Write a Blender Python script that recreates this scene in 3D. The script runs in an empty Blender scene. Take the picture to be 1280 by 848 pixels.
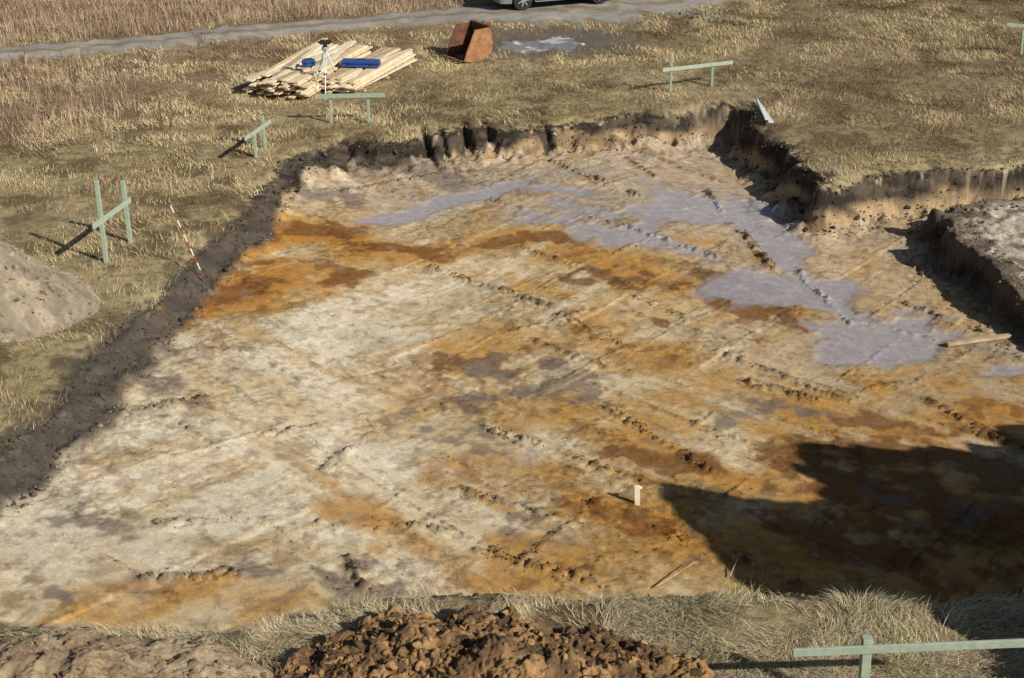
import bpy, bmesh, math, random
import numpy as np
from mathutils import Vector, Matrix
rng=np.random.default_rng(7); random.seed(7)
FPX=1700.0; PIT=math.radians(25); HC=8.5
FW=np.array([0,math.cos(PIT),-math.sin(PIT)]); UP=np.array([0,math.sin(PIT),math.cos(PIT)]); RT=np.array([1.,0,0]); CAM=np.array([0,0,HC])
def ray(u,v): return FW+RT*((u-640)/FPX)+UP*(-(v-424)/FPX)
def G(u,v,z=0.0):
    r=ray(u,v); t=(z-HC)/r[2]; return CAM+t*r
def onplane(u,v,p,n):
    r=ray(u,v); t=np.dot(np.array(p)-CAM,n)/np.dot(r,n); return CAM+t*r
# ---------------- noise
def _h(xi,yi,s):
    n=(xi.astype(np.int64)*374761393+yi.astype(np.int64)*668265263+s*974634777)&0xFFFFFFFF
    n=((n^(n>>13))*1274126177)&0xFFFFFFFF
    n=((n^(n>>15))*2246822519)&0xFFFFFFFF
    n^=n>>16
    return n/4294967295.0
def vn(x,y,s=0):
    xi=np.floor(x); yi=np.floor(y); fx=x-xi; fy=y-yi
    fx=fx*fx*(3-2*fx); fy=fy*fy*(3-2*fy)
    a=_h(xi,yi,s); b=_h(xi+1,yi,s); c=_h(xi,yi+1,s); d=_h(xi+1,yi+1,s)
    return (a*(1-fx)+b*fx)*(1-fy)+(c*(1-fx)+d*fx)*fy
def fbm(x,y,s=0,o=4,g=.5,aniso=False):
    r=0;a=1;t=0
    for i in range(o):
        r=r+a*vn(x*2**i+i*17.3,y*2**i-i*9.1,s+i*31); t+=a; a*=g
        if not aniso: x,y=x*.8-y*.6,x*.6+y*.8
    return r/t
def worley(x,y,s=0):
    xi=np.floor(x); yi=np.floor(y); best=np.full(x.shape,9.0); rid=np.zeros(x.shape)
    for i in(-1,0,1):
        for j in(-1,0,1):
            cx=xi+i; cy=yi+j
            px=cx+_h(cx,cy,s); py=cy+_h(cx,cy,s+5)
            d=(px-x)**2+(py-y)**2
            m=d<best; best=np.where(m,d,best); rid=np.where(m,_h(cx,cy,s+9),rid)
    return np.sqrt(best),rid
def sm(a,b,x):
    t=np.clip((x-a)/(b-a),0,1); return t*t*(3-2*t)
def sdist(P,x,y):
    n=len(P); best=np.full(x.shape,1e9); ins=np.zeros(x.shape,bool)
    for i in range(n):
        ax,ay=P[i]; bx,by=P[(i+1)%n]; dx,dy=bx-ax,by-ay
        t=np.clip(((x-ax)*dx+(y-ay)*dy)/(dx*dx+dy*dy),0,1)
        best=np.minimum(best,(x-ax-t*dx)**2+(y-ay-t*dy)**2)
        if dy!=0:
            c=((ay>y)!=(by>y))&(x<dx*(y-ay)/dy+ax); ins^=c
    return np.sqrt(best)*np.where(ins,1,-1)
def poly(pts,z=0): return [tuple(G(u,v,z)[:2]) for u,v in pts]
PITP=poly([(-420,700),(-200,665),(-60,612),(0,566),(60,508),(105,458),(150,412),(195,372),(235,330),(275,289),(310,248),(350,210),(395,188),(430,174),(480,172),(540,162),(600,160),(640,156),(700,152),(760,145),(850,139),(927,128),(955,160),(1000,196),(1040,228),(1090,213),(1140,209),(1200,211),(1280,203),(1400,200),(1440,300),(1450,420),(1450,755),(1280,744),(1000,735),(800,731),(560,734),(460,746),(400,766),(300,777),(0,784),(-300,792)])
LEDGE=poly([(1155,266),(1180,250),(1225,242),(1285,240),(1400,240),(1480,300),(1500,520),(1400,455),(1290,398),(1215,335),(1168,294)],-.42)
NOTCH=[(G(432,172)[0],.10,.35),(G(541,162)[0],.09,.45),(G(563,162)[0],.06,.25),(G(597,160)[0],.12,.45),(G(626,158)[0],.12,.5),(G(700,150)[0],.07,.2)]
def depth(x,y):
    left=sm(0,-6.5,x); far=sm(18,29,y)
    return 1.0-.58*left*(1-.25*far)-far*.36*sm(6.2,2,x)*(1-.35*left)
def fp(u,v):
    z=-.9
    for _ in range(5):
        p=G(u,v,z); z=-float(depth(np.array(p[0]),np.array(p[1])))
    return p
ORANGE=[(212,388,262,325,.7,1.6),(262,325,330,292,.8,1.6),(290,370,360,345,.9,1.4),(330,290,440,300,.7,1.4),(250,385,310,375,.45,1.5),(350,330,420,340,.7,1.1),(430,310,520,320,.6,1.1),(400,350,440,340,.5,1.),
(520,318,620,305,.5,.9),(620,302,720,300,.5,.95),(700,310,800,345,.7,1.),(640,305,760,335,.6,.8),(800,345,905,372,.7,.95),(900,370,1010,392,.6,.8),
(740,390,640,420,.6,.7),(640,430,540,470,.8,.7),(740,420,900,470,1.0,.7),(480,480,620,520,.9,.5),(700,520,860,580,.9,.75),(560,590,680,610,.8,.6),(880,470,1030,520,1.,.65),
(1000,560,1120,570,.8,1.),(1100,545,1270,520,.7,.95),(960,600,1100,640,.9,.95),(1120,620,1280,660,1.2,1.1),(1000,690,1250,720,1.,1),(730,640,840,655,.6,1.25),(840,670,980,700,.6,1.),(640,700,780,705,.7,.8),
(420,635,500,645,.4,.9),(500,690,560,700,.5,.65),(90,765,260,738,.4,.85),(200,760,340,755,.5,.6),(560,730,720,725,.5,.7),(380,620,430,600,.3,.5),(1080,480,1270,470,.8,.6),(1060,325,1130,330,.4,.6),(540,250,600,270,.4,.3),(850,300,930,320,.4,.4),(600,345,700,372,.35,.6),(830,600,960,600,.7,.8)]
RUST=[(325,285,440,292,.38,1.1),(265,372,335,352,.35,1),(425,350,445,335,.3,.9),(440,305,560,322,.3,.9),(620,305,690,298,.3,1),(740,335,840,355,.3,.8),(880,345,960,398,.55,1.1),(905,345,975,360,.3,1),(700,345,740,352,.2,.6),(620,460,700,455,.3,.6),(780,560,880,590,.3,.9),(980,575,1060,570,.6,1),(1090,525,1190,545,.5,.7),(1060,610,1270,650,.9,1),(745,640,830,655,.35,.85),(1000,660,1130,700,.5,.9),(280,665,330,660,.15,.4),(780,390,830,400,.25,.6),(545,455,650,445,.25,.55),(1190,515,1280,560,.2,.7),(1100,560,1280,600,.5,.9),(310,330,360,320,.25,.6)]
GREY=[(430,195,560,225,.8,1),(350,235,440,250,.6,.9),(370,215,460,215,.4,1),(590,495,680,490,.5,.8),(600,465,740,500,.45,.8),(690,455,740,500,.3,.9),(280,735,320,735,.3,.8),(90,650,180,655,.25,.9),(60,745,75,755,.15,1),(430,735,480,745,.3,.9),(610,660,700,655,.3,.6),(455,715,500,690,.25,.6),(100,690,110,610,.15,.5),(880,540,1000,500,.4,.4),(1090,620,1200,625,.4,.6),(200,480,240,500,.5,.5),(540,520,610,560,.4,.45)]
PALE=[(200,430,480,420,1.,.9),(240,470,500,470,.9,.9),(100,560,420,570,1.2,1),(60,620,380,640,1.,1),(10,700,250,705,.8,.9),(420,360,620,350,.8,.7),(330,700,520,720,.6,.7),(620,640,740,650,.5,.4),(670,695,745,630,.28,.6),(640,415,745,386,.22,.6),(340,400,420,380,.5,.6),(470,520,560,600,.6,.5),(640,540,720,620,.5,.5),(560,390,700,385,.5,.5),(820,430,950,440,.5,.4)]
WET=[(478,277,560,252,.35,1),(540,257,655,231,.35,1),(600,240,660,228,.25,.8),(740,290,800,300,.55,1),(720,300,800,285,.3,.8),(820,262,930,262,.75,1),(850,250,960,280,.6,1),(925,270,985,310,.55,1),(960,300,990,335,.3,1),(915,362,1030,362,.62,1.1),(940,350,1020,375,.5,1),(1020,370,1075,400,.35,1),(1040,415,1150,405,.4,1),(1050,440,1130,430,.6,1.1),(1080,425,1180,420,.3,.8),(1000,410,1060,420,.25,.6),(1230,462,1290,458,.25,.7),(640,560,700,575,.3,.2),(660,235,760,245,.3,.6),(1130,385,1190,400,.25,.5),(700,255,760,270,.3,.6),(800,300,880,320,.3,.5),(660,270,820,280,.5,.45),(560,235,760,215,.35,.45),(1080,390,1260,440,.4,.45),(760,225,880,235,.4,.4)]
RIDGE=[(540,335,690,385,.05,.08),(690,205,795,246,.06,.07),(775,280,900,325,.07,.08),(883,240,965,335,.06,.08),(780,198,820,222,.04,.07),(610,250,655,262,.05,.06),(650,310,790,355,.04,.07),(700,395,790,435,.05,.07),(795,370,860,400,.05,.07),(610,535,800,600,.06,.09),(660,425,760,460,.04,.07),(760,510,890,590,.06,.1),(1000,340,1062,404,.06,.08),(540,600,700,650,.05,.08),(470,650,560,665,.05,.07),(600,690,760,735,.05,.09),(400,655,490,665,.06,.07),(1070,400,1290,450,.03,.07),(1180,350,1290,400,.03,.07),(930,480,1020,500,.07,.12),(870,530,1010,600,.04,.08),(1160,500,1280,570,.04,.1),(330,545,480,520,.05,.08),(480,410,640,400,.03,.06),(640,415,745,386,.03,.05),(660,700,747,625,.05,.07),(400,590,480,530,.04,.06),(200,440,330,438,.03,.08),(150,520,260,500,.05,.1),(330,640,420,580,.03,.08),(700,560,790,500,.02,.05),(820,660,1000,730,.04,.08),(440,700,460,740,.05,.08),(550,210,600,222,.04,.06),(1040,500,1280,440,.02,.06),(900,440,1060,500,.04,.08),(1130,380,1180,400,.05,.06),(200,655,330,650,.05,.09),(180,725,300,715,.05,.09),(520,225,560,205,.05,.08),(430,240,560,215,.05,.08)]
D1=np.array([.76,-.65]); D2=np.array([.65,.76])
SEG={}
for nm,L in(('o',ORANGE),('r',RUST),('g',GREY),('p',PALE),('w',WET),('d',RIDGE)):
    SEG[nm]=[(fp(a,b)[:2],fp(c,d)[:2],e,f) for a,b,c,d,e,f in L]
for k in range(120):
    p=np.array([rng.uniform(-8,8),rng.uniform(12.5,29)]); D=D1 if rng.random()<.62 else D2
    a=rng.uniform(-.16,.16); D=np.array([D[0]*math.cos(a)-D[1]*math.sin(a),D[0]*math.sin(a)+D[1]*math.cos(a)])
    SEG['d'].append((p,p+D*rng.uniform(.6,3.2),rng.uniform(.008,.024),rng.uniform(.02,.035)))
def strokes(x,y,name,power=2):
    out=np.zeros(x.shape)
    for a,b,w,s in SEG[name]:
        R=w*2.4
        m=np.nonzero((x>min(a[0],b[0])-R)&(x<max(a[0],b[0])+R)&(y>min(a[1],b[1])-R)&(y<max(a[1],b[1])+R))[0]
        if len(m)==0: continue
        X=x[m];Y=y[m]; dx,dy=b-a
        t=np.clip(((X-a[0])*dx+(Y-a[1])*dy)/(dx*dx+dy*dy),0,1)
        d2=(X-a[0]-t*dx)**2+(Y-a[1]-t*dy)**2
        out[m]=np.maximum(out[m],s*np.exp(-(d2/(w*w))**(power/2)))
    return out
def ridges(x,y):
    out=np.zeros(x.shape)
    for a,b,A,w in SEG['d']:
        R=w*3+.05
        m=np.nonzero((x>min(a[0],b[0])-R)&(x<max(a[0],b[0])+R)&(y>min(a[1],b[1])-R)&(y<max(a[1],b[1])+R))[0]
        if len(m)==0: continue
        X=x[m];Y=y[m]; dx,dy=b-a
        t=np.clip(((X-a[0])*dx+(Y-a[1])*dy)/(dx*dx+dy*dy),0,1)
        d2=(X-a[0]-t*dx)**2+(Y-a[1]-t*dy)**2
        out[m]=np.maximum(out[m],A*np.exp(-d2/(w*w)))
    return out
def scrape(x,y,D,sp,seed):
    a=x*D[0]+y*D[1]; b=x*D[1]-y*D[0]
    q=b/sp+.5*vn(a*.12,b*.12,seed)+.03*fbm(a*2,b*2,seed+1,3); i=np.floor(q); f=q-i
    L=2.0+2.5*_h(i,i*0,seed+2); qa=a/L+_h(i,i*0,seed+3)*7+.04*fbm(a*3,b*3,seed+6,3); j=np.floor(qa)
    return f,_h(i,j,seed+4),_h(i,j,seed+5),a,b,qa-j
def terrain(x,y,col=False):
    x=np.asarray(x,float).ravel(); y=np.asarray(y,float).ravel()
    back=sm(22,27,y)
    jx=x+(.20+.15*back)*(fbm(x*1.3,y*1.3,1,3,.35)-.5)*2; jy=y+(.20+.15*back)*(fbm(x*1.1,y*1.1,2,3,.32)-.5)*2
    for xn,wn,an in NOTCH: jy=jy-an*np.exp(-((x-xn+.25*(y-28.5))/wn)**2)*sm(26,27,y)
    inb=(x>-14)&(x<20)&(y>9)&(y<34)
    d=np.full(x.shape,-5.0); dl=np.full(x.shape,-5.0)
    d[inb]=sdist(PITP,jx[inb],jy[inb])
    lx=x+.30*(fbm(x*2.2,y*2.2,3,4,.5)-.5)*2; ly=y+.30*(fbm(x*2.2,y*2.2,7,4,.5)-.5)*2
    dl[inb]=sdist(LEDGE,lx[inb],ly[inb])
    left=sm(-2.5,-6,x)*sm(27,22,y)
    w=.28+.14*left+.12*back*sm(6,4,x)+.30*(fbm(x*1.1,y*1.1,4,3)-.5)
    w=np.clip(w,.16,2); w=np.where(y<14,.45,w)
    t=np.clip(d/w,0,1); tn=np.clip(t+.45*(fbm(x*3.5,y*6,9,3)-.5)*4*t*(1-t),0,1); s=tn**.9; s=s*s*(3-2*s)
    dep=depth(x,y)
    und=.10*(fbm(x*.25,y*.25,5,3)-.5)+.07*(fbm(x*2,y*2,6,4)-.5)
    und=und*sm(60,36,y)
    dn=sm(0,1.2,-d)
    und=und-.09*(1-sm(0,.35,-d))*(.4+fbm(x*2,y*2,10,3))-.03*(1-dn)
    floor=-dep+.04*(fbm(x*.5,y*.5,8,3)-.5)
    n1=fbm(x*3,y*3,11,4)
    f1,r1,c1_,a1,b1,e1=scrape(x,y,D1,1.15,400); f2,r2,c2_,a2,b2,e2=scrape(x,y,D2,1.25,420)
    sel=sm(.47,.53,fbm(x*.28,y*.28,43,3))
    st1=fbm(a1*.6,b1*3.6,12,5,.58,True); st2=fbm(a2*.6,b2*3.6,13,5,.58,True)
    fin1=fbm(a1*.7,b1*18,45,2,.5,True); fin2=fbm(a2*.7,b2*18,46,2,.5,True)
    st=st1*(1-sel)+st2*sel; fin=fin1*(1-sel)+fin2*sel
    act=sm(.40,.60,fbm(x*.7,y*.7,58,4))      # where tooth marks are still visible
    wob=.14*(fbm(x*2.3,y*2.3,14,4)-.5)
    wx=x+wob*2+(.7*(fbm(x*1.1,y*1.1,15,5)-.5)); wy=y+wob*2+(.7*(fbm(x*1.1,y*1.1,16,5)-.5))
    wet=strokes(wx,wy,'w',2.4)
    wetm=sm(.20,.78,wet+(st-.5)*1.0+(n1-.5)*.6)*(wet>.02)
    rx=x+.14*(fbm(x*1.5,y*1.5,17,4)-.5); ry=y+.14*(fbm(x*1.5,y*1.5,18,4)-.5)
    rid=ridges(rx,ry); clump=fbm(x*12,y*12,19,4,.7)
    brk=.25+.75*sm(.34,.52,fbm(x*1.8,y*1.8,55,3))
    rid=rid*brk
    ridh=rid*(.30+1.5*sm(.38,.68,clump))
    rough=(.012*(st-.5)+.007*(fin-.5)*act+.030*(fbm(x*5,y*5,20,6,.64)-.5))*(1-.94*wetm)
    step=((r1-.5)*.020*(1-sel)+(r2-.5)*.020*sel+.010*(f1-.5)*(1-sel)+.010*(f2-.5)*sel)*(1-.9*wetm)
    edge=np.maximum(np.exp(-(np.minimum(f1,1-f1)/.02)**2)*(1-sel)*(r1>.5),np.exp(-(np.minimum(f2,1-f2)/.02)**2)*sel*(r2>.5))*brk
    toe=(.14+.16*back)*np.exp(-np.clip(d-w,0,9)/(.2+.2*back))*sm(.3,.75,fbm(x*2.5,y*2.5,21,4))
    loose=sm(.55,.66,fbm(x*.9,y*.9,47,4))*(1-wetm)
    floor=floor+ridh*(1-.3*wetm)+rough+step-wetm*.02+toe+edge*.028*sm(.35,.65,clump)*(1-.8*wetm)+loose*.05*(clump-.4)
    wallr=.20*(fbm(x*4.5,y*5.5,22,4,.6)-.5)*4*s*(1-s)
    h=und*(1-s)+floor*s+wallr
    sl=sm(0,.34,dl)*(d>-.3)
    berm=.20*np.exp(-((dl-.3)/.3)**2)*sm(8.6,7.4,x)*sm(.3,.6,fbm(x*1.5,y*1.5,24,3)+.15)
    hl=-.42+.20*(fbm(x*1.2,y*1.2,23,3)-.5)+.13*(fbm(x*5,y*5,25,6,.66)-.5)+berm
    h=np.where((d>0)&(dl>0),h*(1-sl)+np.maximum(h,hl)*sl,h)
    if not col: return h,d,dl
    def mix(c,c2,m): return c*(1-m[:,None])+np.array(c2)*m[:,None]
    N=len(x)
    lf=fbm(x*.35,y*.35,30,4); mf=fbm(x*1.6,y*1.6,31,4); hf=fbm(x*9,y*9,32,3)
    g=np.tile(np.array([.40,.315,.165]),(N,1))
    g=mix(g,(.18,.13,.065),sm(.42,.62,mf)); g=mix(g,(.50,.41,.23),sm(.5,.68,lf)*.6)
    g=mix(g,(.20,.14,.08),sm(2,8,x)*sm(26,31,y)*.55)
    g=mix(g,(.14,.10,.055),sm(.5,.7,hf)*.55)
    c=G(690,52); md=np.sqrt(((x-c[0])/3.4)**2+((y-c[1])/2.2)**2)+.9*(mf-.5)
    mud=sm(1.15,.5,md); g=mix(g,(.16,.13,.10),mud*.9)
    c=G(685,56); md2=np.sqrt(((x-c[0])/1.1)**2+((y-c[1])/.9)**2)+2.6*(fbm(x*2.6,y*1.6,35,5)-.5)
    mudw=sm(.85,.5,md2); g=mix(g,(.27,.25,.24),mudw)
    ff=sm(-3,-7,x+.9*(35-y)+3*(lf-.5)); g=mix(g,(.28,.18,.12),ff*.7)
    f=np.tile(np.array([.70,.55,.325]),(N,1))
    f=mix(f,(.60,.41,.18),sm(.40,.60,fbm(x*.8,y*.8,36,5)+.25*(st-.5))*.8)
    f=mix(f,(.80,.69,.50),np.clip(strokes(wx,wy,'p')*1.15*(.35+1.2*sm(.3,.65,mf)),0,1)*.9)
    rs=sm(0,5,x+(y-22)*.45+2*(lf-.5)); f=mix(f,(.53,.375,.215),rs*.7)
    bk=sm(23,27,y); f=mix(f,(.50,.385,.28),bk*.65)
    f=mix(f,(.54,.33,.11),sm(.52,.68,st)*.42)
    f=mix(f,(.40,.28,.16),sm(.58,.74,fin)*.30*act)
    f=mix(f,(.82,.71,.52),sm(.44,.28,fin)*.28*act)
    f=mix(f,(.80,.70,.52),sm(.46,.34,st)*.3*(1-rs*.6))
    tint=(1+.20*((c1_-.5)*(1-sel)+(c2_-.5)*sel)); f=f*tint[:,None]
    o=strokes(wx,wy,'o')
    om=np.clip(sm(.15,.9,o+(mf-.5)*1.1+(st-.5)*.8),0,1)*(o>.04)
    f=mix(f,(.55,.28,.055),om*.8)
    om2=sm(.7,1.3,o+(hf-.5)*.6+(st-.5)*.5); f=mix(f,(.48,.19,.02),om2*.65)
    r=strokes(wx,wy,'r'); blot=fbm(x*3.2,y*3.2,37,6,.58)
    rm=sm(.3,.7,r+(blot-.5)*1.9+(st-.5)*.7)*(r>.05)
    rm=np.maximum(rm,sm(.55,.63,blot)*sm(.3,.8,o)*.75)
    rm=np.maximum(rm,sm(.66,.73,fbm(x*2.2,y*2.2,48,6,.6)+.2*(st-.5))*.5)
    f=mix(f,(.20,.08,.022),rm*.82)
    gr=strokes(wx,wy,'g'); gm=sm(.35,.75,gr+(blot-.5)*1.9+(st-.5)*.7)*(gr>.05)
    f=mix(f,(.22,.175,.14),gm*.75)
    f=mix(f,(.34,.24,.14),sm(.58,.68,fbm(x*4,y*4,38,5,.6))*.4)
    f=mix(f,(.24,.165,.095),sm(.59,.69,fbm(x*9,y*9,39,4,.6))*.42)
    f=f*(1-.42*np.clip(rid/.035,0,1)*sm(.36,.58,clump))[:,None]
    f=f*(1-.36*edge*sm(.3,.55,clump)*(1-wetm))[:,None]; f=f*(1-.28*loose*sm(.4,.6,clump))[:,None]
    damp=sm(.05,.5,wet); f=f*(1-.25*damp)[:,None]
    f=mix(f,(.42,.385,.395),wetm*.74)  # pale clay water, lightened in colour to suggest reflected sky
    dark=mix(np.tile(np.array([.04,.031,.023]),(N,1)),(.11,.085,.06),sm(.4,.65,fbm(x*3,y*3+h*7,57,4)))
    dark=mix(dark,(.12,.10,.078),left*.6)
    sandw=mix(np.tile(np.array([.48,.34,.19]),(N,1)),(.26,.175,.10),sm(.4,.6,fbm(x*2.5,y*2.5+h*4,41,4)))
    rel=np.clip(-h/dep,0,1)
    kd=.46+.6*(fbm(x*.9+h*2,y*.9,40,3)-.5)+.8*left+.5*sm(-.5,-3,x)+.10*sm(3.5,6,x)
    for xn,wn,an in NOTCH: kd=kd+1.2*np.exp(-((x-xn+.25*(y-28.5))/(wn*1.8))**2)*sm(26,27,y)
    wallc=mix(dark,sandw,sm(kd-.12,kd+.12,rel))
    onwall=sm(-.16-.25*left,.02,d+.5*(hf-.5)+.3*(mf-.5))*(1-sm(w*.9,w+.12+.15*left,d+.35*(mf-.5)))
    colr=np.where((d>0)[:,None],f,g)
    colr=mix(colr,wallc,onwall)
    lc=mix(np.tile(np.array([.56,.475,.36]),(N,1)),(.13,.10,.072),np.clip(sm(.47,.60,fbm(x*1.8,y*1.8,26,6,.62))*.85+sm(.85,.35,dl+.5*(mf-.5))*.95,0,1))
    lc=lc*(.6+.8*fbm(x*7,y*7,49,5,.6))[:,None]
    lm=sm(-.15,.1,dl)*(d>.05); colr=mix(colr,lc,lm)
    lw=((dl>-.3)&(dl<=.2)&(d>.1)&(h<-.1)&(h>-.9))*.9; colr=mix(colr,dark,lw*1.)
    rgh=np.maximum(wetm*(d>w),mudw*.8)
    return h,d,dl,colr,rgh
# ---------------- mesh helpers
def npmesh(name,V,F,mat,col=None,smooth=True,extra=None):
    me=bpy.data.meshes.new(name); V=np.asarray(V,np.float32); F=np.asarray(F,np.int32); k=F.shape[1]
    me.vertices.add(len(V)); me.vertices.foreach_set('co',V.ravel())
    me.loops.add(F.size); me.loops.foreach_set('vertex_index',F.ravel())
    me.polygons.add(len(F)); me.polygons.foreach_set('loop_start',np.arange(0,F.size,k,dtype=np.int32))
    me.update(calc_edges=True)
    me.polygons.foreach_set('use_smooth',np.full(len(F),smooth))
    if col is not None:
        a=me.color_attributes.new(name='Col',type='FLOAT_COLOR',domain='POINT')
        c=np.ones((len(V),4),np.float32); c[:,:3]=col; a.data.foreach_set('color',c.ravel())
    if extra is not None:
        a=me.attributes.new(name='wet',type='FLOAT',domain='POINT'); a.data.foreach_set('value',extra.astype(np.float32))
    me.materials.append(mat)
    ob=bpy.data.objects.new(name,me); bpy.context.collection.objects.link(ob); return ob
def mat_attr(name,rough=.9,scales=(8,45),amp=.35,bump=.4,bumpd=.03,wet=False):
    m=bpy.data.materials.new(name); m.use_nodes=True; nt=m.node_tree; N=nt.nodes; L=nt.links
    b=N['Principled BSDF']; b.inputs['Specular IOR Level'].default_value=.15
    at=N.new('ShaderNodeAttribute'); at.attribute_name='Col'
    tc=N.new('ShaderNodeTexCoord'); last=at.outputs['Color']; ns=[]
    for i,s in enumerate(scales):
        n=N.new('ShaderNodeTexNoise'); n.inputs['Scale'].default_value=s; n.inputs['Detail'].default_value=6; n.inputs['Roughness'].default_value=.65
        L.new(tc.outputs['Object'],n.inputs['Vector']); ns.append(n)
        mr=N.new('ShaderNodeMapRange'); mr.inputs[1].default_value=.3; mr.inputs[2].default_value=.7; mr.inputs[3].default_value=1-amp; mr.inputs[4].default_value=1+amp*.8
        L.new(n.outputs['Fac'],mr.inputs[0])
        vm=N.new('ShaderNodeVectorMath'); vm.operation='SCALE'; L.new(last,vm.inputs[0]); L.new(mr.outputs[0],vm.inputs['Scale']); last=vm.outputs[0]
    L.new(last,b.inputs['Base Color'])
    if bump>0:
        ad=N.new('ShaderNodeMath'); ad.operation='ADD'; L.new(ns[0].outputs['Fac'],ad.inputs[0]); L.new(ns[-1].outputs['Fac'],ad.inputs[1])
        bp=N.new('ShaderNodeBump'); bp.inputs['Distance'].default_value=bumpd; bp.inputs['Strength'].default_value=bump
        L.new(ad.outputs[0],bp.inputs['Height']); L.new(bp.outputs[0],b.inputs['Normal'])
    b.inputs['Roughness'].default_value=rough
    if wet:
        aw=N.new('ShaderNodeAttribute'); aw.attribute_name='wet'
        mr=N.new('ShaderNodeMapRange'); mr.inputs[2].default_value=.6; mr.inputs[3].default_value=rough; mr.inputs[4].default_value=.06; L.new(aw.outputs['Fac'],mr.inputs[0]); L.new(mr.outputs[0],b.inputs['Roughness'])
        m2=N.new('ShaderNodeMapRange'); m2.inputs[2].default_value=.7; m2.inputs[3].default_value=bump; m2.inputs[4].default_value=.02; L.new(aw.outputs['Fac'],m2.inputs[0]); L.new(m2.outputs[0],bp.inputs['Strength'])
        m3=N.new('ShaderNodeMapRange'); m3.inputs[3].default_value=.15; m3.inputs[4].default_value=1.; L.new(aw.outputs['Fac'],m3.inputs[0]); L.new(m3.outputs[0],b.inputs['Specular IOR Level'])
    return m
def mat(name,c,rough=.8,c2=None,scale=10,metal=0,stretch=(1,1,1),bump=0,spec=.3):
    m=bpy.data.materials.new(name); m.use_nodes=True; nt=m.node_tree; N=nt.nodes; L=nt.links
    b=N['Principled BSDF']; b.inputs['Roughness'].default_value=rough; b.inputs['Metallic'].default_value=metal; b.inputs['Specular IOR Level'].default_value=spec
    if c2 is None: c2=tuple(k*.8 for k in c)
    tc=N.new('ShaderNodeTexCoord'); mp=N.new('ShaderNodeMapping'); mp.inputs['Scale'].default_value=stretch
    n=N.new('ShaderNodeTexNoise'); n.inputs['Scale'].default_value=scale; n.inputs['Detail'].default_value=6
    L.new(tc.outputs['Object'],mp.inputs[0]); L.new(mp.outputs[0],n.inputs['Vector'])
    r=N.new('ShaderNodeValToRGB'); r.color_ramp.elements[0].position=.35; r.color_ramp.elements[1].position=.65
    r.color_ramp.elements[0].color=(*c,1); r.color_ramp.elements[1].color=(*c2,1)
    L.new(n.outputs['Fac'],r.inputs[0]); L.new(r.outputs[0],b.inputs['Base Color'])
    if bump:
        bp=N.new('ShaderNodeBump'); bp.inputs['Distance'].default_value=.01; bp.inputs['Strength'].default_value=bump
        L.new(n.outputs['Fac'],bp.inputs['Height']); L.new(bp.outputs[0],b.inputs['Normal'])
    return m
class MB:
    def __init__(s): s.v=[];s.f=[];s.m=[]
    def beam(s,p0,p1,w,h,mi=0,up=(0,0,1)):
        p0=Vector(p0);p1=Vector(p1);d=(p1-p0).normalized();up=Vector(up)
        if abs(d.dot(up))>.95: up=Vector((0,1,0))
        a=d.cross(up).normalized();b=a.cross(d).normalized();o=len(s.v)
        for p in(p0,p1):
            for i,j in((-1,-1),(1,-1),(1,1),(-1,1)): s.v.append(tuple(p+a*(i*w/2)+b*(j*h/2)))
        for q in((0,3,2,1),(4,5,6,7),(0,1,5,4),(1,2,6,5),(2,3,7,6),(3,0,4,7)): s.f.append(tuple(o+k for k in q)); s.m.append(mi)
    def cyl(s,p0,p1,r0,r1=None,n=10,mi=0):
        r1=r0 if r1 is None else r1
        p0=Vector(p0);p1=Vector(p1);d=(p1-p0).normalized();up=Vector((0,0,1)) if abs(d.z)<.9 else Vector((1,0,0))
        a=d.cross(up).normalized();b=a.cross(d);o=len(s.v)
        for p,r in((p0,r0),(p1,r1)):
            for i in range(n):
                t=2*math.pi*i/n; s.v.append(tuple(p+a*(r*math.cos(t))+b*(r*math.sin(t))))
        for i in range(n):
            j=(i+1)%n; s.f.append((o+i,o+j,o+n+j,o+n+i)); s.m.append(mi)
        s.f.append(tuple(o+i for i in reversed(range(n)))); s.m.append(mi)
        s.f.append(tuple(o+n+i for i in range(n))); s.m.append(mi)
    def quad(s,ps,mi=0):
        o=len(s.v); s.v+= [tuple(p) for p in ps]; s.f.append(tuple(range(o,o+len(ps)))); s.m.append(mi)
    def obj(s,name,mats,bevel=0,smooth=False):
        me=bpy.data.meshes.new(name); me.from_pydata(s.v,[],s.f)
        for m in mats: me.materials.append(m)
        for p,i in zip(me.polygons,s.m): p.material_index=i; p.use_smooth=smooth
        me.update(); ob=bpy.data.objects.new(name,me); bpy.context.collection.objects.link(ob)
        if bevel: 
            b=ob.modifiers.new('b','BEVEL'); b.width=bevel; b.segments=1; b.limit_method='ANGLE'
        return ob
# ---------------- terrain mesh
def axis(segs):
    out=[]
    for a,b,s in segs: out+=list(np.arange(a,b,s))
    return out
def grow(start,end,s0,k=1.35):
    r=[];p=start;s=s0
    while p<end: p+=s; s*=k; r.append(p)
    return r
xs=[-p for p in grow(14,600,.15)][::-1]+axis([(-14,-9.5,.08),(-9.5,11,.029),(11,14,.08)])+[14]+grow(14,600,.15)
ys=[9.4-(p) for p in grow(0,60,.15)][::-1]+axis([(9.4,12,.033),(12,30.5,.029),(30.5,48,.12)])+[48]+grow(48,900,.3)
xs=np.array(xs);ys=np.array(ys)
X,Y=np.meshgrid(xs,ys); nx,ny=len(xs),len(ys)
h,d,dl,C,W=terrain(X,Y,True)
V=np.stack([X.ravel(),Y.ravel(),h],1)
I=np.arange(nx*ny).reshape(ny,nx)
Fq=np.stack([I[:-1,:-1],I[:-1,1:],I[1:,1:],I[1:,:-1]],-1).reshape(-1,4)
print('terrain',len(V))
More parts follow.
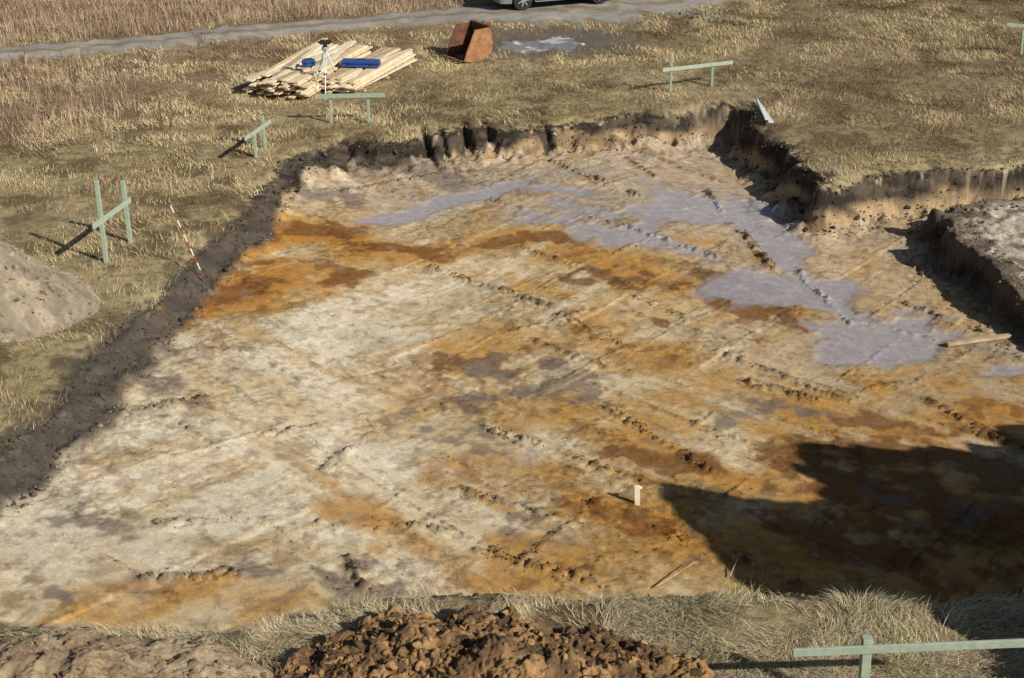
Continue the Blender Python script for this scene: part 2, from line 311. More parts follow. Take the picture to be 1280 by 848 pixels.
M_ter=mat_attr('excavated_soil',.92,(6,28,95),.2,.8,.025,wet=True)
npmesh('ground',V,Fq,M_ter,C,True,W)
# ---------------- gravel road
cl=[(-500,118),(-200,88),(60,64),(200,54),(300,42),(450,29),(620,17),(760,10),(900,-4),(1100,-30),(1500,-80)]
cp=np.array([G(u,v)[:2] for u,v in cl])
T=np.linspace(0,len(cp)-1,500); rc=np.stack([np.interp(T,range(len(cp)),cp[:,k]) for k in(0,1)],1)
for _ in range(30): rc[1:-1]=(rc[:-2]+rc[2:]+rc[1:-1])/3
tg=np.gradient(rc,axis=0); tg/=np.linalg.norm(tg,axis=1)[:,None]; nr=np.stack([-tg[:,1],tg[:,0]],1)
hw=.95+1.3*np.exp(-((rc[:,0]-2)/3.2)**2)
hwL=hw*(1+.35*(fbm(T*9,T*0,50)-.5)*2); hwR=hw*(1+.55*(fbm(T*9,T*0+5,51)-.5)*2)
K=14; RV=[];RC=[]
for k in range(K):
    s=k/(K-1); off=-hwR+(hwL+hwR)*s
    p=rc+nr*off[:,None]; hh,_,_=terrain(p[:,0],p[:,1])
    edge=min(s,1-s)
    z=hh+.03+.02*np.sin(math.pi*s)- (.05 if k in(0,K-1) else 0)
    RV.append(np.stack([p[:,0],p[:,1],z],1))
    n=fbm(p[:,0]*1.5,p[:,1]*1.5,52); c=np.array([.34,.305,.26])[None,:]*(.7+.6*n)[:,None]
    if .4<s<.6 or edge<.1: c=c*np.array([.75,.7,.55])
    RC.append(c)
RV=np.concatenate(RV);RC=np.concatenate(RC); I=np.arange(K*500).reshape(K,500)
npmesh('gravel_road',RV,np.stack([I[:-1,:-1],I[:-1,1:],I[1:,1:],I[1:,:-1]],-1).reshape(-1,4),mat_attr('road_gravel',.9,(3,30),.25,.4,.03),RC)
# ---------------- heaps
def heap(name,cx,cy,rx,ry,H,rot,c1,c2,lump=1.0,step=.03,seed=0,power=1.0,matl=None,zb=-.12,norm=False,cell=1.0):
    n=int(2*max(rx,ry)*1.15/step); g=np.linspace(-1.15,1.15,n)
    A,B=np.meshgrid(g,g); A=A.ravel();B=B.ravel(); lx=A*rx;ly=B*ry
    x=cx+lx*math.cos(rot)-ly*math.sin(rot); y=cy+lx*math.sin(rot)+ly*math.cos(rot)
    r=np.sqrt(A*A+B*B)+.4*(fbm(x*.8,y*.8,seed,4)-.5)
    t=np.clip(1-r,0,1); z=H*t**power
    z=z*(.75+.5*fbm(x*1.2,y*1.2,seed+3,4))
    k=sm(0,.12,t)
    i2=np.full(x.shape,.5)
    if lump>0:
        ux=x+.4*(fbm(x*4,y*4,seed+11,5,.6)-.5); uy=y+.4*(fbm(x*4,y*4,seed+12,5,.6)-.5)
        w2,i2=worley(ux*4,uy*4,seed+2); w3,i3=worley(ux*10,uy*10,seed+4)
        z=z+k*lump*(.34*(fbm(x*2.4,y*2.4,seed+13,3)-.5)+cell*(.11*i2*sm(.66,.25,w2)+.05*i3*sm(.6,.3,w3))+.20*(fbm(x*7,y*7,seed+14,6,.66)-.5))
    z=z+k*.03*(fbm(x*8,y*8,seed+7)-.5)
    if norm: z=z*H/z.max()
    th,_,_=terrain(x,y)
    if norm: th=th*0-.05
    z=np.where(t>0,th+z-.02,th+zb)
    n2=fbm(x*2.5,y*2.5,seed+8,5); m=sm(.40,.60,n2)[:,None]
    col=np.array(c1)*(1-m)+np.array(c2)*m
    if lump>.3: col=col*(.65+.35*i2+.35*fbm(x*12,y*12,seed+9,3))[:,None]
    if norm: print(name,'peak at',x[z.argmax()],y[z.argmax()],z.max())
    I=np.arange(n*n).reshape(n,n); F=np.stack([I[:-1,:-1],I[:-1,1:],I[1:,1:],I[1:,:-1]],-1).reshape(-1,4)
    keep=(t[F].max(1)>0)
    return npmesh(name,np.stack([x,y,z],1),F[keep],matl,col)
M_soil=mat_attr('heap_soil',.95,(9,35,110),.25,.9,.025)
M_sand=mat_attr('heap_sand',.95,(6,30,90),.18,.9,.03)
p=G(-22,392); heap('sand_heap',p[0],p[1],1.75,1.35,1.58,.1,(.44,.355,.245),(.33,.275,.195),.50,.022,61,.9,M_sand,cell=.3)
p=G(605,856); heap('soil_heap',p[0],p[1],2.25,.95,.42,-.05,(.17,.105,.055),(.40,.24,.105),.85,.014,62,.7,M_soil)
p=G(70,868); heap('soil_heap',p[0],p[1],2.3,.95,.5,0,(.37,.265,.16),(.47,.355,.22),.7,.018,63,.8,M_soil,cell=.25)
p=G(830,868); heap('soil_heap',p[0],p[1],.9,.55,.22,0,(.20,.14,.09),(.28,.20,.13),.6,.02,64,.8,M_soil,cell=.4)
heap('unseen_shadow_heap',9.2,9.7,3.0,3.0,5.0,0,(.18,.12,.07),(.30,.2,.1),.8,.06,65,.62,M_soil,norm=True)  # unseen heaps out of frame, placed and shaped for their shadow in the pit
heap('unseen_shadow_heap',10.9,11.9,2.7,2.9,4.15,0,(.18,.12,.07),(.30,.2,.1),.8,.06,66,.62,M_soil,norm=True)
heap('unseen_shadow_heap',10.5,10.9,2.7,2.7,4.7,0,(.18,.12,.07),(.30,.2,.1),.8,.06,68,.45,M_soil,norm=True)  # added between its neighbours to fill the gap in their shadow
heap('unseen_shadow_heap',12.6,12.5,2.7,2.7,3.8,0,(.18,.12,.07),(.30,.2,.1),.8,.06,69,.5,M_soil,norm=True)
# ---------------- clods
bm=bmesh.new(); bmesh.ops.create_icosphere(bm,subdivisions=1,radius=1); IV=np.array([v.co[:] for v in bm.verts]); IF=np.array([[v.index for v in f.verts] for f in bm.faces]); bm.free()
bm=bmesh.new(); bmesh.ops.create_icosphere(bm,subdivisions=2,radius=1); IV2=np.array([v.co[:] for v in bm.verts]); IF2=np.array([[v.index for v in f.verts] for f in bm.faces]); bm.free()
def clods(name,P,S,col,m,sub=1):
    iv,jf=(IV,IF) if sub==1 else (IV2,IF2)
    n=len(P); k=len(iv)
    q=rng.normal(size=(n,4)); q/=np.linalg.norm(q,axis=1)[:,None]; w,x,y,z=q.T
    R=np.stack([1-2*(y*y+z*z),2*(x*y-z*w),2*(x*z+y*w),2*(x*y+z*w),1-2*(x*x+z*z),2*(y*z-x*w),2*(x*z-y*w),2*(y*z+x*w),1-2*(x*x+y*y)],1).reshape(n,3,3)
    v=np.repeat(iv[None],n,0)
    for _ in range(6):
        pn=rng.normal(size=(n,3)); pn/=np.linalg.norm(pn,axis=1)[:,None]; dd=rng.uniform(.35,.8,n)
        e=np.einsum('nki,ni->nk',v,pn)-dd[:,None]; v=v-np.clip(e,0,None)[:,:,None]*pn[:,None,:]
    v=v*rng.uniform(.6,1.35,(n,1,3))*(1+rng.normal(0,.09,(n,k,1)))
    v=np.einsum('nij,nkj->nki',R,v)*S[:,None,None]; v[:,:,2]*=.8; v+=P[:,None,:]
    F=(jf[None]+(np.arange(n)*k)[:,None,None]).reshape(-1,3)
    return npmesh(name,v.reshape(-1,3),F,m,np.repeat(col,k,0),False)
P=[];S=[]
for a,b,A,w in SEG['d']:
    L=np.linalg.norm(b-a); n=int(L*(60 if A>.035 else 18))
    t=rng.random(n)**1; off=rng.normal(0,w*.8,(n,2)); q=a+(b-a)*t[:,None]+off
    k=rng.random(n)<.3+.7*sm(.36,.5,fbm(q[:,0]*1.8,q[:,1]*1.8,55,3))
    P.append(q[k]); S.append(rng.uniform(.005,.022,k.sum())*(1.15 if A>.04 else .8))
q=np.stack([rng.uniform(-9,9,18000),rng.uniform(12.5,30,18000)],1); q=q[rng.random(18000)<.15+sm(.5,.65,fbm(q[:,0]*.9,q[:,1]*.9,47,4))]; P.append(q); S.append(rng.uniform(.005,.017,len(q)))
P=np.concatenate(P);S=np.concatenate(S)
hh,dd,ll,cc,ww=terrain(P[:,0],P[:,1],True); k=(dd>.2)&(ww<.3)
P3=np.stack([P[:,0],P[:,1],hh+S*.3],1)
clods('loose_soil_crumbs',P3[k],S[k],cc[k]*rng.uniform(.55,1.05,(k.sum(),1)),M_soil)
q=np.stack([rng.uniform(-11,12,130000),rng.uniform(12,31,130000)],1)
hh,dd,ll=terrain(q[:,0],q[:,1]); k=((dd>-.1)&(dd<.6))|((ll>-.45)&(ll<1.0)&(dd>.1)&(rng.random(len(q))<.6)); k&=rng.random(len(q))<.75
q=q[k];hh=hh[k];dd=dd[k]
s=.009+.026*rng.random(len(q))**2; s=np.where(rng.random(len(q))<.05,s*2.2,s)
c=np.where(((rng.random(len(q))<.85)&(dd<.4))[:,None],np.array([.065,.052,.038]),np.array([.26,.20,.13]))*rng.uniform(.6,1.6,(len(q),1)); c=np.where(((q[:,0]<-3.5)&(dd<.45))[:,None],np.array([.11,.092,.07])*rng.uniform(.5,1.5,(len(q),1)),c)
clods('rim_soil_clods',np.stack([q[:,0],q[:,1],hh+s*.3],1),s,c,M_soil)
def heap_z(ob,x,y):
    hit,loc,nn,_=ob.ray_cast(Vector((x,y,20)),Vector((0,0,-1))); return loc.z if hit else None
bpy.context.view_layer.update()
PP=[];SS=[];CC=[]
for nm,(u,v),rx,ry,n,cb,mx in(('soil_heap',(605,856),2.3,1.0,3000,((.44,.26,.11),(.15,.095,.055)),.055),('soil_heap.001',(70,868),2.3,1.0,1300,((.40,.29,.18),(.24,.165,.11)),.04),('sand_heap',(-22,392),1.7,1.3,1400,((.45,.37,.26),(.30,.25,.18)),.05)):
    ob=bpy.data.objects[nm]; c0=G(u,v)
    for i in range(n):
        x=c0[0]+rng.uniform(-rx,rx); y=c0[1]+rng.uniform(-ry,ry); z=heap_z(ob,x,y)
        if z is None: continue
        s=.008+mx*rng.random()**4; PP.append((x,y,z+s*.1)); SS.append(s); CC.append(np.array(cb[0] if rng.random()<.5 else cb[1])*rng.uniform(.7,1.3))
clods('soil_lumps',np.array(PP),np.array(SS),np.array(CC),M_soil,2)
# ---------------- grass
def blades(name,x,y,z,L,wd,az,lean,col,m):
    n=len(x); dirx=np.cos(az);diry=np.sin(az); px=-diry;py=dirx
    b=np.stack([x,y,z],1); side=np.stack([px,py,np.zeros(n)],1)*(wd/2)[:,None]
    mid=b+np.stack([dirx*np.sin(lean*.7),diry*np.sin(lean*.7),np.cos(lean*.7)],1)*(L*.5)[:,None]
    tip=mid+np.stack([dirx*np.sin(lean*1.15),diry*np.sin(lean*1.15),np.cos(lean*1.15)],1)*(L*.5)[:,None]
    V=np.stack([b-side,b+side,mid+side*.8,mid-side*.8,tip],1).reshape(-1,3)
    o=(np.arange(n)*5)[:,None]
    F=np.concatenate([o+np.array([0,1,2]),o+np.array([0,2,3]),o+np.array([3,2,4])],0)
    return npmesh(name,V,F,m,np.repeat(col,5,0),False)
M_gr=mat_attr('dry_grass_blades',.85,(2,),.1,0)
def keepout(x,y):
    k=np.ones(len(x),bool)
    for u,v,rx,ry in((420,92,1.7,2.4),(690,56,1.1,.8),(-22,392,1.5,1.1)):
        c=G(u,v); k&=((x-c[0])/rx)**2+((y-c[1])/ry)**2>1
    return k
def roadmask(x,y):
    ii=np.clip(np.searchsorted(rc[:,0],x),0,499); yy=rc[ii,1]; return np.abs(y-yy)>hw[ii]*1.0
n=640000
v_=rng.random(n); y=12+ (52-12)*v_**.9; x=rng.uniform(-1,1,n)*(y*.42+2.5)
hh,dd,ll=terrain(x,y)
dens=fbm(x*.9,y*.9,80,4); fine=fbm(x*4,y*4,81,3); c=G(690,52); mudd=np.sqrt(((x-c[0])/3.2)**2+((y-c[1])/2.)**2)+.9*(fbm(x*1.6,y*1.6,31,4)-.5)
k=(dd<.03*rng.random(n))&keepout(x,y)&roadmask(x,y)&(rng.random(n)<sm(.34,.6,dens*.6+fine*.5))&((mudd>1)|(rng.random(n)<.12))&((dd<-.18)|(rng.random(n)<.55))
x=x[k];y=y[k];hh=hh[k];n=k.sum()
az=2*math.pi*fbm(x*.5,y*.5,82,2)*2+rng.normal(0,.7,n)
straw=np.array([.78,.625,.34]);br=np.array([.29,.195,.10]);gn=np.array([.19,.20,.07])
t=rng.random((n,1)); t=np.clip(t+1.2*(fbm(x*1.3,y*1.3,88,3)-.5)[:,None],0,1); col=straw*t+br*(1-t)
rt=(sm(1,8,x)*sm(24,30,y)*.6)[:,None]*rng.random((n,1)); col=col*(1-rt)+np.array([.26,.175,.10])*rt
gm=((fbm(x*.6,y*.6,83)>.56)&(rng.random(n)<.18))[:,None]; col=np.where(gm,gn*rng.uniform(.7,1.4,(n,1)),col)
far=sm(14,40,y)
blades('dry_grass',x,y,hh-.01,rng.uniform(.05,.17,n)*(1+.3*far),.006+.009*far,az,rng.uniform(.75,1.6,n),col*rng.uniform(.6,1.2,(n,1)),M_gr)
n=200000
x=rng.uniform(-5.5,7,n); y=rng.uniform(9.6,13.4,n); hh,dd,ll=terrain(x,y); dens=fbm(x*1.6,y*1.6,85,4)
k=(dd<.14)&(rng.random(n)<sm(.40,.56,dens)+.08)
c=G(605,856); k&=((x-c[0])/1.8)**2+((y-c[1])/.75)**2>1
c=G(70,868); k&=((x-c[0])/2.0)**2+((y-c[1])/.85)**2>1
x=x[k];y=y[k];hh=hh[k];n=k.sum(); az=2*math.pi*fbm(x*.9,y*.9,86,2)*2+rng.normal(0,.6,n)
t=rng.random((n,1)); col=np.array([.82,.69,.43])*t+np.array([.36,.26,.15])*(1-t)
gm=((fbm(x*1.1,y*1.1,87)+.08*sm(2,5,x)>.56)&(rng.random(n)<.25))[:,None]; col=np.where(gm,np.array([.20,.22,.07])*rng.uniform(.7,1.4,(n,1)),col)
blades('dry_grass',x,y,hh-.005,rng.uniform(.06,.30,n)*np.where(rng.random(n)<.6,.6,1),np.full(n,.0055),az,rng.uniform(1.15,1.7,n),col*rng.uniform(.6,1.2,(n,1)),M_gr)
n=140000
x=rng.uniform(-26,2,n); y=rng.uniform(28,58,n); dens=fbm(x*.5,y*.5,90,4)
e=(x-(-2.0-.35*(y-28)))+3*(dens-.5)
beyond=roadmask(x,y); ii=np.clip(np.searchsorted(rc[:,0],x),0,499); aboveroad=y>rc[ii,1]+1.2
k=beyond&(((e<-5.0)&(rng.random(n)<.5*sm(-5,-8,e)))|(aboveroad&(rng.random(n)<.8)))&keepout(x,y)
x=x[k];y=y[k];n=k.sum(); hh,_,_=terrain(x,y)
t=rng.random((n,1)); col=np.array([.42,.27,.18])*t+np.array([.54,.41,.28])*(1-t)
blades('tall_dry_weeds',x,y,hh-.01,rng.uniform(.12,.6,n)*(.3+1.1*fbm(x*1.2,y*1.2,91)),np.full(n,.012),rng.uniform(0,6.28,n),rng.uniform(.05,.9,n),col*rng.uniform(.5,1.25,(n,1)),M_gr)
# ---------------- materials for objects
M_green=mat('green_treated_wood',(.38,.43,.32),.75,(.29,.36,.27),14,bump=.3)
M_plank=mat('fresh_plank_wood',(.78,.64,.41),.7,(.64,.49,.29),6,bump=.2)
M_plank2=mat('fresh_plank_wood_pale',(.84,.74,.55),.7,(.74,.60,.40),6,bump=.2)
M_plank3=mat('weathered_plank_wood',(.55,.42,.26),.7,(.38,.27,.16),6,bump=.2)
M_rust=mat('rusty_steel',(.19,.085,.04),.85,(.09,.045,.028),7,bump=.6)
M_rustb=mat('bright_rust',(.38,.20,.085),.85,(.24,.11,.05),7,bump=.6)
M_white=mat('white_paint',(.75,.75,.74),.5,(.62,.62,.6)); M_red=mat('red_paint',(.40,.08,.05),.5)
M_blue=mat('blue_plastic',(.03,.09,.33),.4,(.02,.07,.27)); M_dark=mat('dark_rubber',(.02,.02,.02),.7); M_alu=mat('aluminium',(.6,.6,.62),.4,metal=.5)
M_yel=mat('yellow_plastic',(.6,.42,.04),.4); M_twig=mat('twig_bark',(.16,.10,.06),.9)
def gz(x,y): return float(terrain(np.array([x]),np.array([y]))[0][0])
def batter(posts,board,pw=.07,bw=.1,extra=0):
    mb=MB(); B=[]
    for u,vb,ut,vt in posts:
        b=G(u,vb); z=gz(b[0],b[1]); t=onplane(ut,vt,b,np.array([0,1.,0])); top=np.array([b[0]+(t[0]-b[0])*.6,b[1],t[2]])
        mb.beam((b[0],b[1],z-.25),top,pw,pw,0); B.append(b)
    if len(B)>1: dv=B[1]-B[0]
    else: dv=np.array([1,-.02,0])
    nrm=np.array([-dv[1],dv[0],0]); nrm=nrm/np.linalg.norm(nrm)
    if nrm[1]>0: nrm=-nrm
    pp=B[0]+nrm*(pw/2+.018)
    a=onplane(board[0],board[1],pp,nrm); c=onplane(board[2],board[3],pp,nrm)
    mb.beam(a,c,.028,bw,0)
    return mb.obj('batter_board',[M_green],.004)
batter([(133,329,121,226),(163,303,153,226)],(116,284,163,250))
batter([(320,196,318,168),(332,186,327,145)],(306,174,338,152),.06,.09)
batter([(414,154,413,115),(461,154,460,117)],(393,121,481,119),.06,.1)
batter([(838,116,839,70),(890,108,890,80)],(828,88,916,78),.06,.09)
batter([(1277,69,1277,37)],(1258,31,1310,35),.06,.09)
batter([(1078,893,1079,797)],(991,816,1300,803),.085,.085)
mb=MB(); b=G(254,346,-.2); a=onplane(213,257,b+np.array([0,-.1,0]),np.array([0,1.,0])); 
for i in range(10):
    p0=b+(a-b)*i/10; p1=b+(a-b)*(i+1)/10; mb.cyl(p0,p1,.013,.013,8,i%2)
mb.cyl(b-(a-b)*.04,b,.004,.012,8,2)
mb.obj('ranging_pole',[M_red,M_white,M_dark])
# planks
mb=MB()
def stack(c,dirv,nw,nl,L,jit,w=.15,hgt=.032):
    dv=np.array([dirv[0],dirv[1],0.]);dv/=np.linalg.norm(dv);sd=np.array([dv[1],-dv[0],0])
    for l in range(nl):
        for i in range(nw-int(l*.35)):
            o=(i-(nw-int(l*.35))/2)*(w+.012)+rng.normal(0,.02); sh=rng.normal(0,jit); ang=rng.normal(0,.02+.010*l)
            d2=dv*math.cos(ang)+sd*math.sin(ang); ctr=np.array(c)+sd*o+dv*sh+np.array([0,0,.09+l*(hgt+.014)])
            tl=rng.normal(0,.012); LL=L*rng.uniform(.93,1.04)
            mb.beam(ctr-d2*LL/2-np.array([0,0,tl]),ctr+d2*LL/2+np.array([0,0,tl]),w*rng.uniform(.85,1.05),hgt,int(rng.choice([0,0,1,1,1,2])))
    for t in(-.35,0,.35): 
        q=np.array(c)+dv*L*t+np.array([0,0,.035]); mb.beam(q-sd*nw*.08,q+sd*nw*.08,.09,.07,2)
c1=G(396,98); c2=G(462,97); dd1=np.array([.31,.95])
stack((c1[0],c1[1],0),dd1,10,9,4.0,.15)
stack((c2[0]+.05,c2[1],0),dd1+np.array([.06,0]),6,6,3.7,.12)
mb.obj('plank_pile',[M_plank,M_plank2,M_plank3])
def case(name,u,v,z,l,w,h,ang):
    c=G(u,v,z); mb=MB(); d=np.array([math.cos(ang),math.sin(ang),0]); s=np.array([-d[1],d[0],0]); up=np.array([0,0,1.])
    b0=c-d*l/2; b1=c+d*l/2
    mb.beam(b0+up*h*.28,b1+up*h*.28,w,h*.52,0); mb.beam(b0*1+d*.006+up*h*.78,b1-d*.006+up*h*.78,w-.012,h*.42,0)
    mb.beam(b0+up*h*.555-d*.01,b1+up*h*.555+d*.01,w+.02,.018,1)
    f=c-s*(w/2+.012)+up*h*.55
    for t in(-.3,.3): mb.beam(f+d*l*t-up*.03,f+d*l*t+up*.03,.05,.014,1)
    hd=c+up*(h+.03); mb.beam(hd-d*.09,hd+d*.09,.025,.018,1)
    mb.beam(hd-d*.09-up*.035,hd-d*.09+up*.005,.02,.02,1); mb.beam(hd+d*.09-up*.035,hd+d*.09+up*.005,.02,.02,1)
    return mb.obj(name,[M_blue,M_dark],.008)
case('tool_case',451,83,.36,.95,.3,.16,-.12)
case('tool_case',386,82,.5,.32,.2,.14,.2)
mb=MB(); b=G(410,120); top=np.array([b[0],b[1],1.15])
for k in range(3):
    a=.5+2.094*k; ft=np.array([b[0]+.42*math.cos(a),b[1]+.42*math.sin(a),.0]); md=top+(ft-top)*.5
    s=np.array([-math.sin(a),math.cos(a),0])*.03
    mb.beam(top+s,md+s*.8,.022,.022,0); mb.beam(top-s,md-s*.8,.022,.022,0); mb.cyl(md+(top-md)*.15,ft,.015,.011,8,1)
    mb.beam(md-s*1.4,md+s*1.4,.03,.04,2)
mb.cyl(top-np.array([0,0,.03]),top+np.array([0,0,.03]),.09,.09,16,1); mb.cyl(top+np.array([0,0,.03]),top+np.array([0,0,.09]),.055,.05,14,2)
mb.beam(top+np.array([-.11,-.02,.14]),top+np.array([.11,.02,.14]),.09,.1,2); mb.cyl(top+np.array([-.16,-.03,.14]),top+np.array([.15,.03,.14]),.028,.034,12,2)
mb.cyl(top+np.array([0,0,.19]),top+np.array([0,0,.21]),.03,.03,12,3)
mb.obj('surveying_tripod',[M_white,M_alu,M_dark,M_yel])
# bucket
mb=MB(); K_=.9
prof=[(-.42,.95),(-.5,.6),(-.48,.3),(-.34,.1),(-.1,.0),(.2,.0),(.5,.07)]
inn=[(p[0]*.94+.015,p[1]*.94+.04) for p in prof]; Wd=1.0
c=G(586,77); rot=math.radians(215)
def BT(a,s,z):
    a*=K_;s*=K_;z*=K_
    return (c[0]+a*math.cos(rot)-s*math.sin(rot),c[1]+.35+a*math.sin(rot)+s*math.cos(rot),z)
for i in range(len(prof)-1):
    for P_ in(prof,inn):
        mb.quad([BT(P_[i][0],-Wd/2,P_[i][1]),BT(P_[i][0],Wd/2,P_[i][1]),BT(P_[i+1][0],Wd/2,P_[i+1][1]),BT(P_[i+1][0],-Wd/2,P_[i+1][1])],0)
for s in(-Wd/2,-Wd/2+.03,Wd/2-.03,Wd/2):
    mb.quad([BT(a,s,z) for a,z in prof+[(.42,.3),(.12,.93)]],1 if abs(s)>.49 else 0)
for s0 in(-Wd/2,Wd/2-.03):
    e=[(.5,.07),(.42,.3),(.12,.93),(-.42,.95)]
    for i in range(3): mb.quad([BT(e[i][0],s0,e[i][1]),BT(e[i][0],s0+.03,e[i][1]),BT(e[i+1][0],s0+.03,e[i+1][1]),BT(e[i+1][0],s0,e[i+1][1])],1)
mb.beam(BT(-.42,-Wd/2,.96),BT(-.42,Wd/2,.96),.09,.05,0)
for k in range(5):
    s=-Wd/2+.08+k*.21; mb.beam(BT(.46,s,.06),BT(.66,s,.09),.07,.035,0)
for s in(-.14,.14):
    mb.beam(BT(-.42,s,.75),BT(-.68,s,.85),.035,.3,0)
mb.cyl(BT(-.6,-.17,.85),BT(-.6,.17,.85),.04,.04,10,0)
mb.obj('excavator_bucket',[M_rust,M_rustb])
mb=MB(); a=G(945,126,.03);b=G(964,153,.03); mb.beam(a,b,.12,.03); mb.beam(a+np.array([.03,0,.03]),b+np.array([-.1,.1,.03]),.05,.02); mb.obj('white_board',[M_white],.003)
mb=MB(); a=fp(797,630); mb.beam(a+np.array([0,0,-.1]),a+np.array([-.02,0,.28]),.07,.03,0); mb.beam(a+np.array([-.03,0,.24]),a+np.array([.05,.02,.24]),.03,.03,0); mb.obj('wooden_peg',[M_plank2],.003)
mb=MB(); a=fp(1183,434)+np.array([0,0,.05]);b=fp(1262,423)+np.array([0,0,.05]); mb.beam(a,b,.09,.05); mb.obj('timber_plank',[M_plank3],.003)
mb=MB()
for u,v,u2,v2 in((130,470,160,508),(820,738,870,712),(912,725,925,700)):
    a=fp(u,v);b=fp(u2,v2); mb.cyl(a+np.array([0,0,.05]),b+np.array([0,0,.12]),.008,.004,6)
mb.obj('dead_stick',[M_plank3])
def shrub(name,u,v,H,n):
    mb=MB(); c=G(u,v)
    def br(p,d,L,r,k):
        q=p+d*L; mb.cyl(p,q,r,r*.7,5)
        if k>0:
            for i in range(3):
                e=d+np.array([random.gauss(0,.4),random.gauss(0,.4),random.uniform(.0,.35)]); e/=np.linalg.norm(e); br(p+d*L*random.uniform(.5,1),e,L*random.uniform(.5,.75),r*.65,k-1)
    for i in range(n):
        d=np.array([random.gauss(0,.2),random.gauss(0,.2),1.]);d/=np.linalg.norm(d); br(np.array([c[0]+random.gauss(0,.04),c[1]+random.gauss(0,.04),-.02]),d,H*.45,.011,3)
    mb.obj(name,[M_twig])
shrub('bare_shrub',209,187,1.25,3)
for u,v,h_ in((95,120,.9),(150,105,.8),(30,100,.9),(250,70,.8),(190,90,.8)): shrub('bare_shrub',u,v,h_,2)
n=160; c=G(878,22); q=np.stack([c[0]+rng.normal(0,.5,n),c[1]+rng.normal(0,.6,n),rng.uniform(0,.06,n)],1)
clods('rubble_stones',q,rng.uniform(.02,.08,n),np.array([[.33,.30,.26]])*rng.uniform(.5,1.3,(n,1)),M_sand)
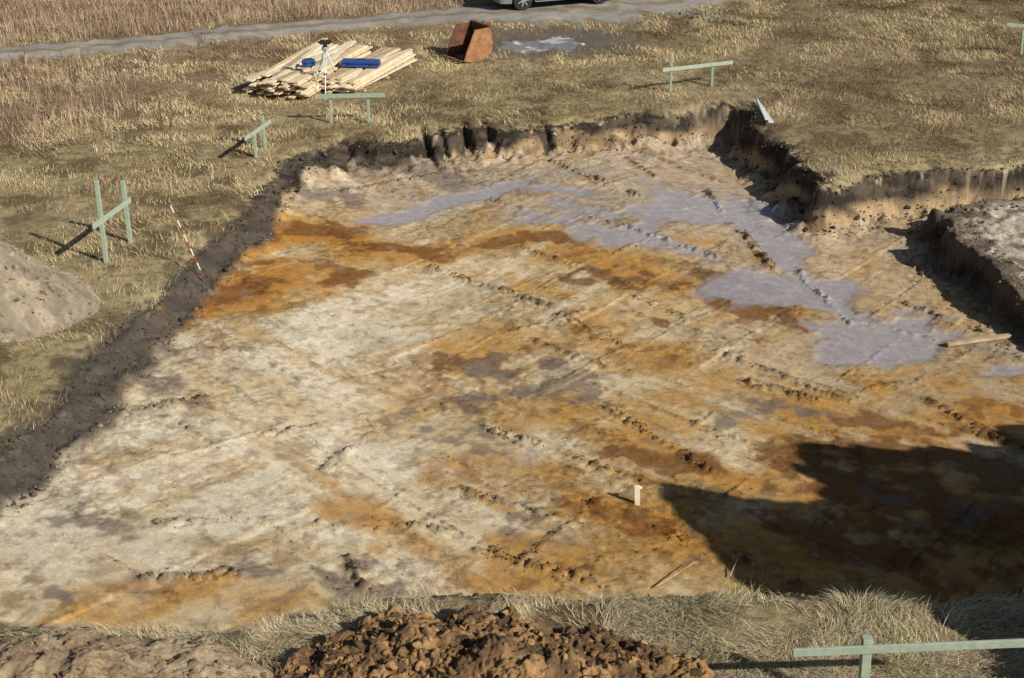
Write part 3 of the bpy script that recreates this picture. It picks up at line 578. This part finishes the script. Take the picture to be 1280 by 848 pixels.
# ---------------- car
def car():
    Wm=mat('car_silver_paint',(.38,.40,.43),.3,(.36,.38,.41),3,metal=.6,spec=.5); Gm=mat('car_glass',(.02,.025,.03),.08,spec=.6); Km=mat('car_black_trim',(.02,.02,.02),.6); Rm=mat('car_alloy',(.5,.5,.52),.35,metal=.7); Tm=mat('tyre_rubber',(.025,.025,.025),.85); Lm=mat('lamp_lens',(.5,.05,.04),.2); Hm=mat('headlamp_lens',(.7,.7,.7),.1)
    wx=(-1.38,1.22); R=.36
    st=sorted(set(list(np.linspace(-2.08,2.07,64))+[w+s*R*math.cos(a) for w in wx for s in(-1,1) for a in np.linspace(0,1.57,8)]))
    belt=lambda x:np.interp(x,[-2.08,-1.9,-1.2,.6,1.1,1.9,2.07],[.80,.95,.96,.92,.88,.72,.55])
    roof=lambda x:np.interp(x,[-2.08,-1.95,-1.6,-1.0,-.2,.25,.95,1.15,1.9,2.07],[.84,.98,1.30,1.44,1.47,1.42,.98,.92,.76,.58])
    hwid=lambda x:.84*np.interp(x,[-2.08,-2.0,-1.7,1.5,1.95,2.07],[.80,.88,.99,1,.88,.72])
    mb=MB(); rows=[]
    for x in st:
        zb=.2
        for w in wx:
            if abs(x-w)<R: zb=max(zb,.31+math.sqrt(R*R-(x-w)**2))
        b=float(belt(x)); r=float(roof(x)); hw_=float(hwid(x)); zb=min(zb,b-.08)
        rr=max(r,b+.02); ins=min(.26,.5*(rr-b))
        rows.append([(x,0.,.22),(x,hw_*.93,max(.22,zb-.0)),(x,hw_*.985,zb+.02),(x,hw_*1.0,zb+(b-zb)*.5),(x,hw_*.985,b-.03),(x,hw_*.955,b),(x,hw_*.955-ins*.9,rr-.05),(x,(hw_*.955-ins)*.85,rr),(x,0,rr+.02)])
    n=len(rows[0])
    for sgn in(1,-1):
        o=len(mb.v)
        for r_ in rows:
            for p in r_: mb.v.append((p[0],p[1]*sgn,p[2]))
        for i in range(len(rows)-1):
            xm=(rows[i][0][0]+rows[i+1][0][0])/2
            for j in range(n-1):
                q=(o+i*n+j,o+(i+1)*n+j,o+(i+1)*n+j+1,o+i*n+j+1)
                if sgn<0: q=q[::-1]
                mi=0
                if j==0: mi=2
                if j==5 and -1.7<xm<.85 and not(abs(xm+.25)<.05) and not(abs(xm+1.15)<.04): mi=1
                if j in(6,7) and ((.28<xm<.95) or (-1.92<xm<-1.6)): mi=1
                mb.f.append(q); mb.m.append(mi)
        for k in(0,-1):
            mb.f.append(tuple(o+(len(rows)-1 if k else 0)*n+j for j in range(n))); mb.m.append(0)
    for w in wx:
        for sgn in(1,-1):
            y0=sgn*.62;y1=sgn*.83
            mb.cyl((w,y0,.31),(w,y1,.31),.31,.31,28,4); mb.cyl((w,y1,.31),(w,y1+sgn*.012,.31),.21,.19,24,2)
            mb.cyl((w,y1+sgn*.012,.31),(w,y1+sgn*.03,.31),.05,.045,12,3)
            for k in range(7):
                a=2*math.pi*k/7; mb.beam((w+.03*math.cos(a),y1+sgn*.02,.31+.03*math.sin(a)),(w+.2*math.cos(a),y1+sgn*.016,.31+.2*math.sin(a)),.04,.02,3,up=(0,1,0))
    mb.beam((-1.9,0,.32),(1.9,0,.32),1.3,.2,2)
    for sgn in(1,-1):
        mb.beam((-.95,sgn*.843,.3),(.8,sgn*.843,.3),.02,.06,2); mb.beam((.55,sgn*.85,.98),(.55,sgn*1.0,1.0),.12,.12,0)
        mb.beam((-2.05,sgn*.5,.85),(-2.05,sgn*.68,.85),.06,.12,5); mb.beam((2.0,sgn*.42,.63),(1.98,sgn*.62,.65),.1,.1,6)
        for x in(-.35,.5): mb.beam((x-.08,sgn*.845,.80),(x+.08,sgn*.845,.80),.02,.025,0)
    ob=mb.obj('parked_car',[Wm,Gm,Km,Rm,Tm,Lm,Hm],0,False)
    a=G(649,16); b=G(755,7); 
    ang=math.atan2(b[1]-a[1],b[0]-a[0]); 
    cx=(a+b)/2; near=np.array([math.sin(ang),-math.cos(ang),0])*.83
    ctr=cx-near; xm=(wx[0]+wx[1])/2
    ob.location=(ctr[0]-xm*math.cos(ang),ctr[1]-xm*math.sin(ang),gz(cx[0],cx[1])+.045); ob.rotation_euler=(0,0,ang)
    print('wheelbase fit',np.linalg.norm(b-a))
car()
# ---------------- light
el=math.radians(33); sd=np.array([.78,-.62]); sd/=np.linalg.norm(sd)
S=Vector((sd[0]*math.cos(el),sd[1]*math.cos(el),math.sin(el)))
sl=bpy.data.lights.new('sun','SUN'); sl.energy=5.0; sl.angle=math.radians(.53); sl.color=(1,.96,.89)
so=bpy.data.objects.new('sun',sl); so.rotation_euler=S.to_track_quat('Z','Y').to_euler(); bpy.context.collection.objects.link(so)
w=bpy.data.worlds.new('World'); bpy.context.scene.world=w; w.use_nodes=True; nt=w.node_tree
sk=nt.nodes.new('ShaderNodeTexSky'); sk.sky_type='NISHITA'; sk.sun_disc=False; sk.sun_elevation=el; sk.sun_rotation=math.atan2(sd[0],sd[1])
nt.links.new(sk.outputs[0],nt.nodes['Background'].inputs[0]); nt.nodes['Background'].inputs[1].default_value=.055
cam=bpy.data.cameras.new('camera'); cam.sensor_width=36; cam.lens=36*FPX/1280; cam.clip_end=3000; cam.clip_start=.1
co=bpy.data.objects.new('camera',cam); co.location=(0,0,HC); co.rotation_euler=(math.radians(90)-PIT,0,0); bpy.context.collection.objects.link(co)
sc=bpy.context.scene; sc.camera=co; sc.view_settings.view_transform='Standard'; sc.view_settings.look='None'; sc.view_settings.exposure=0
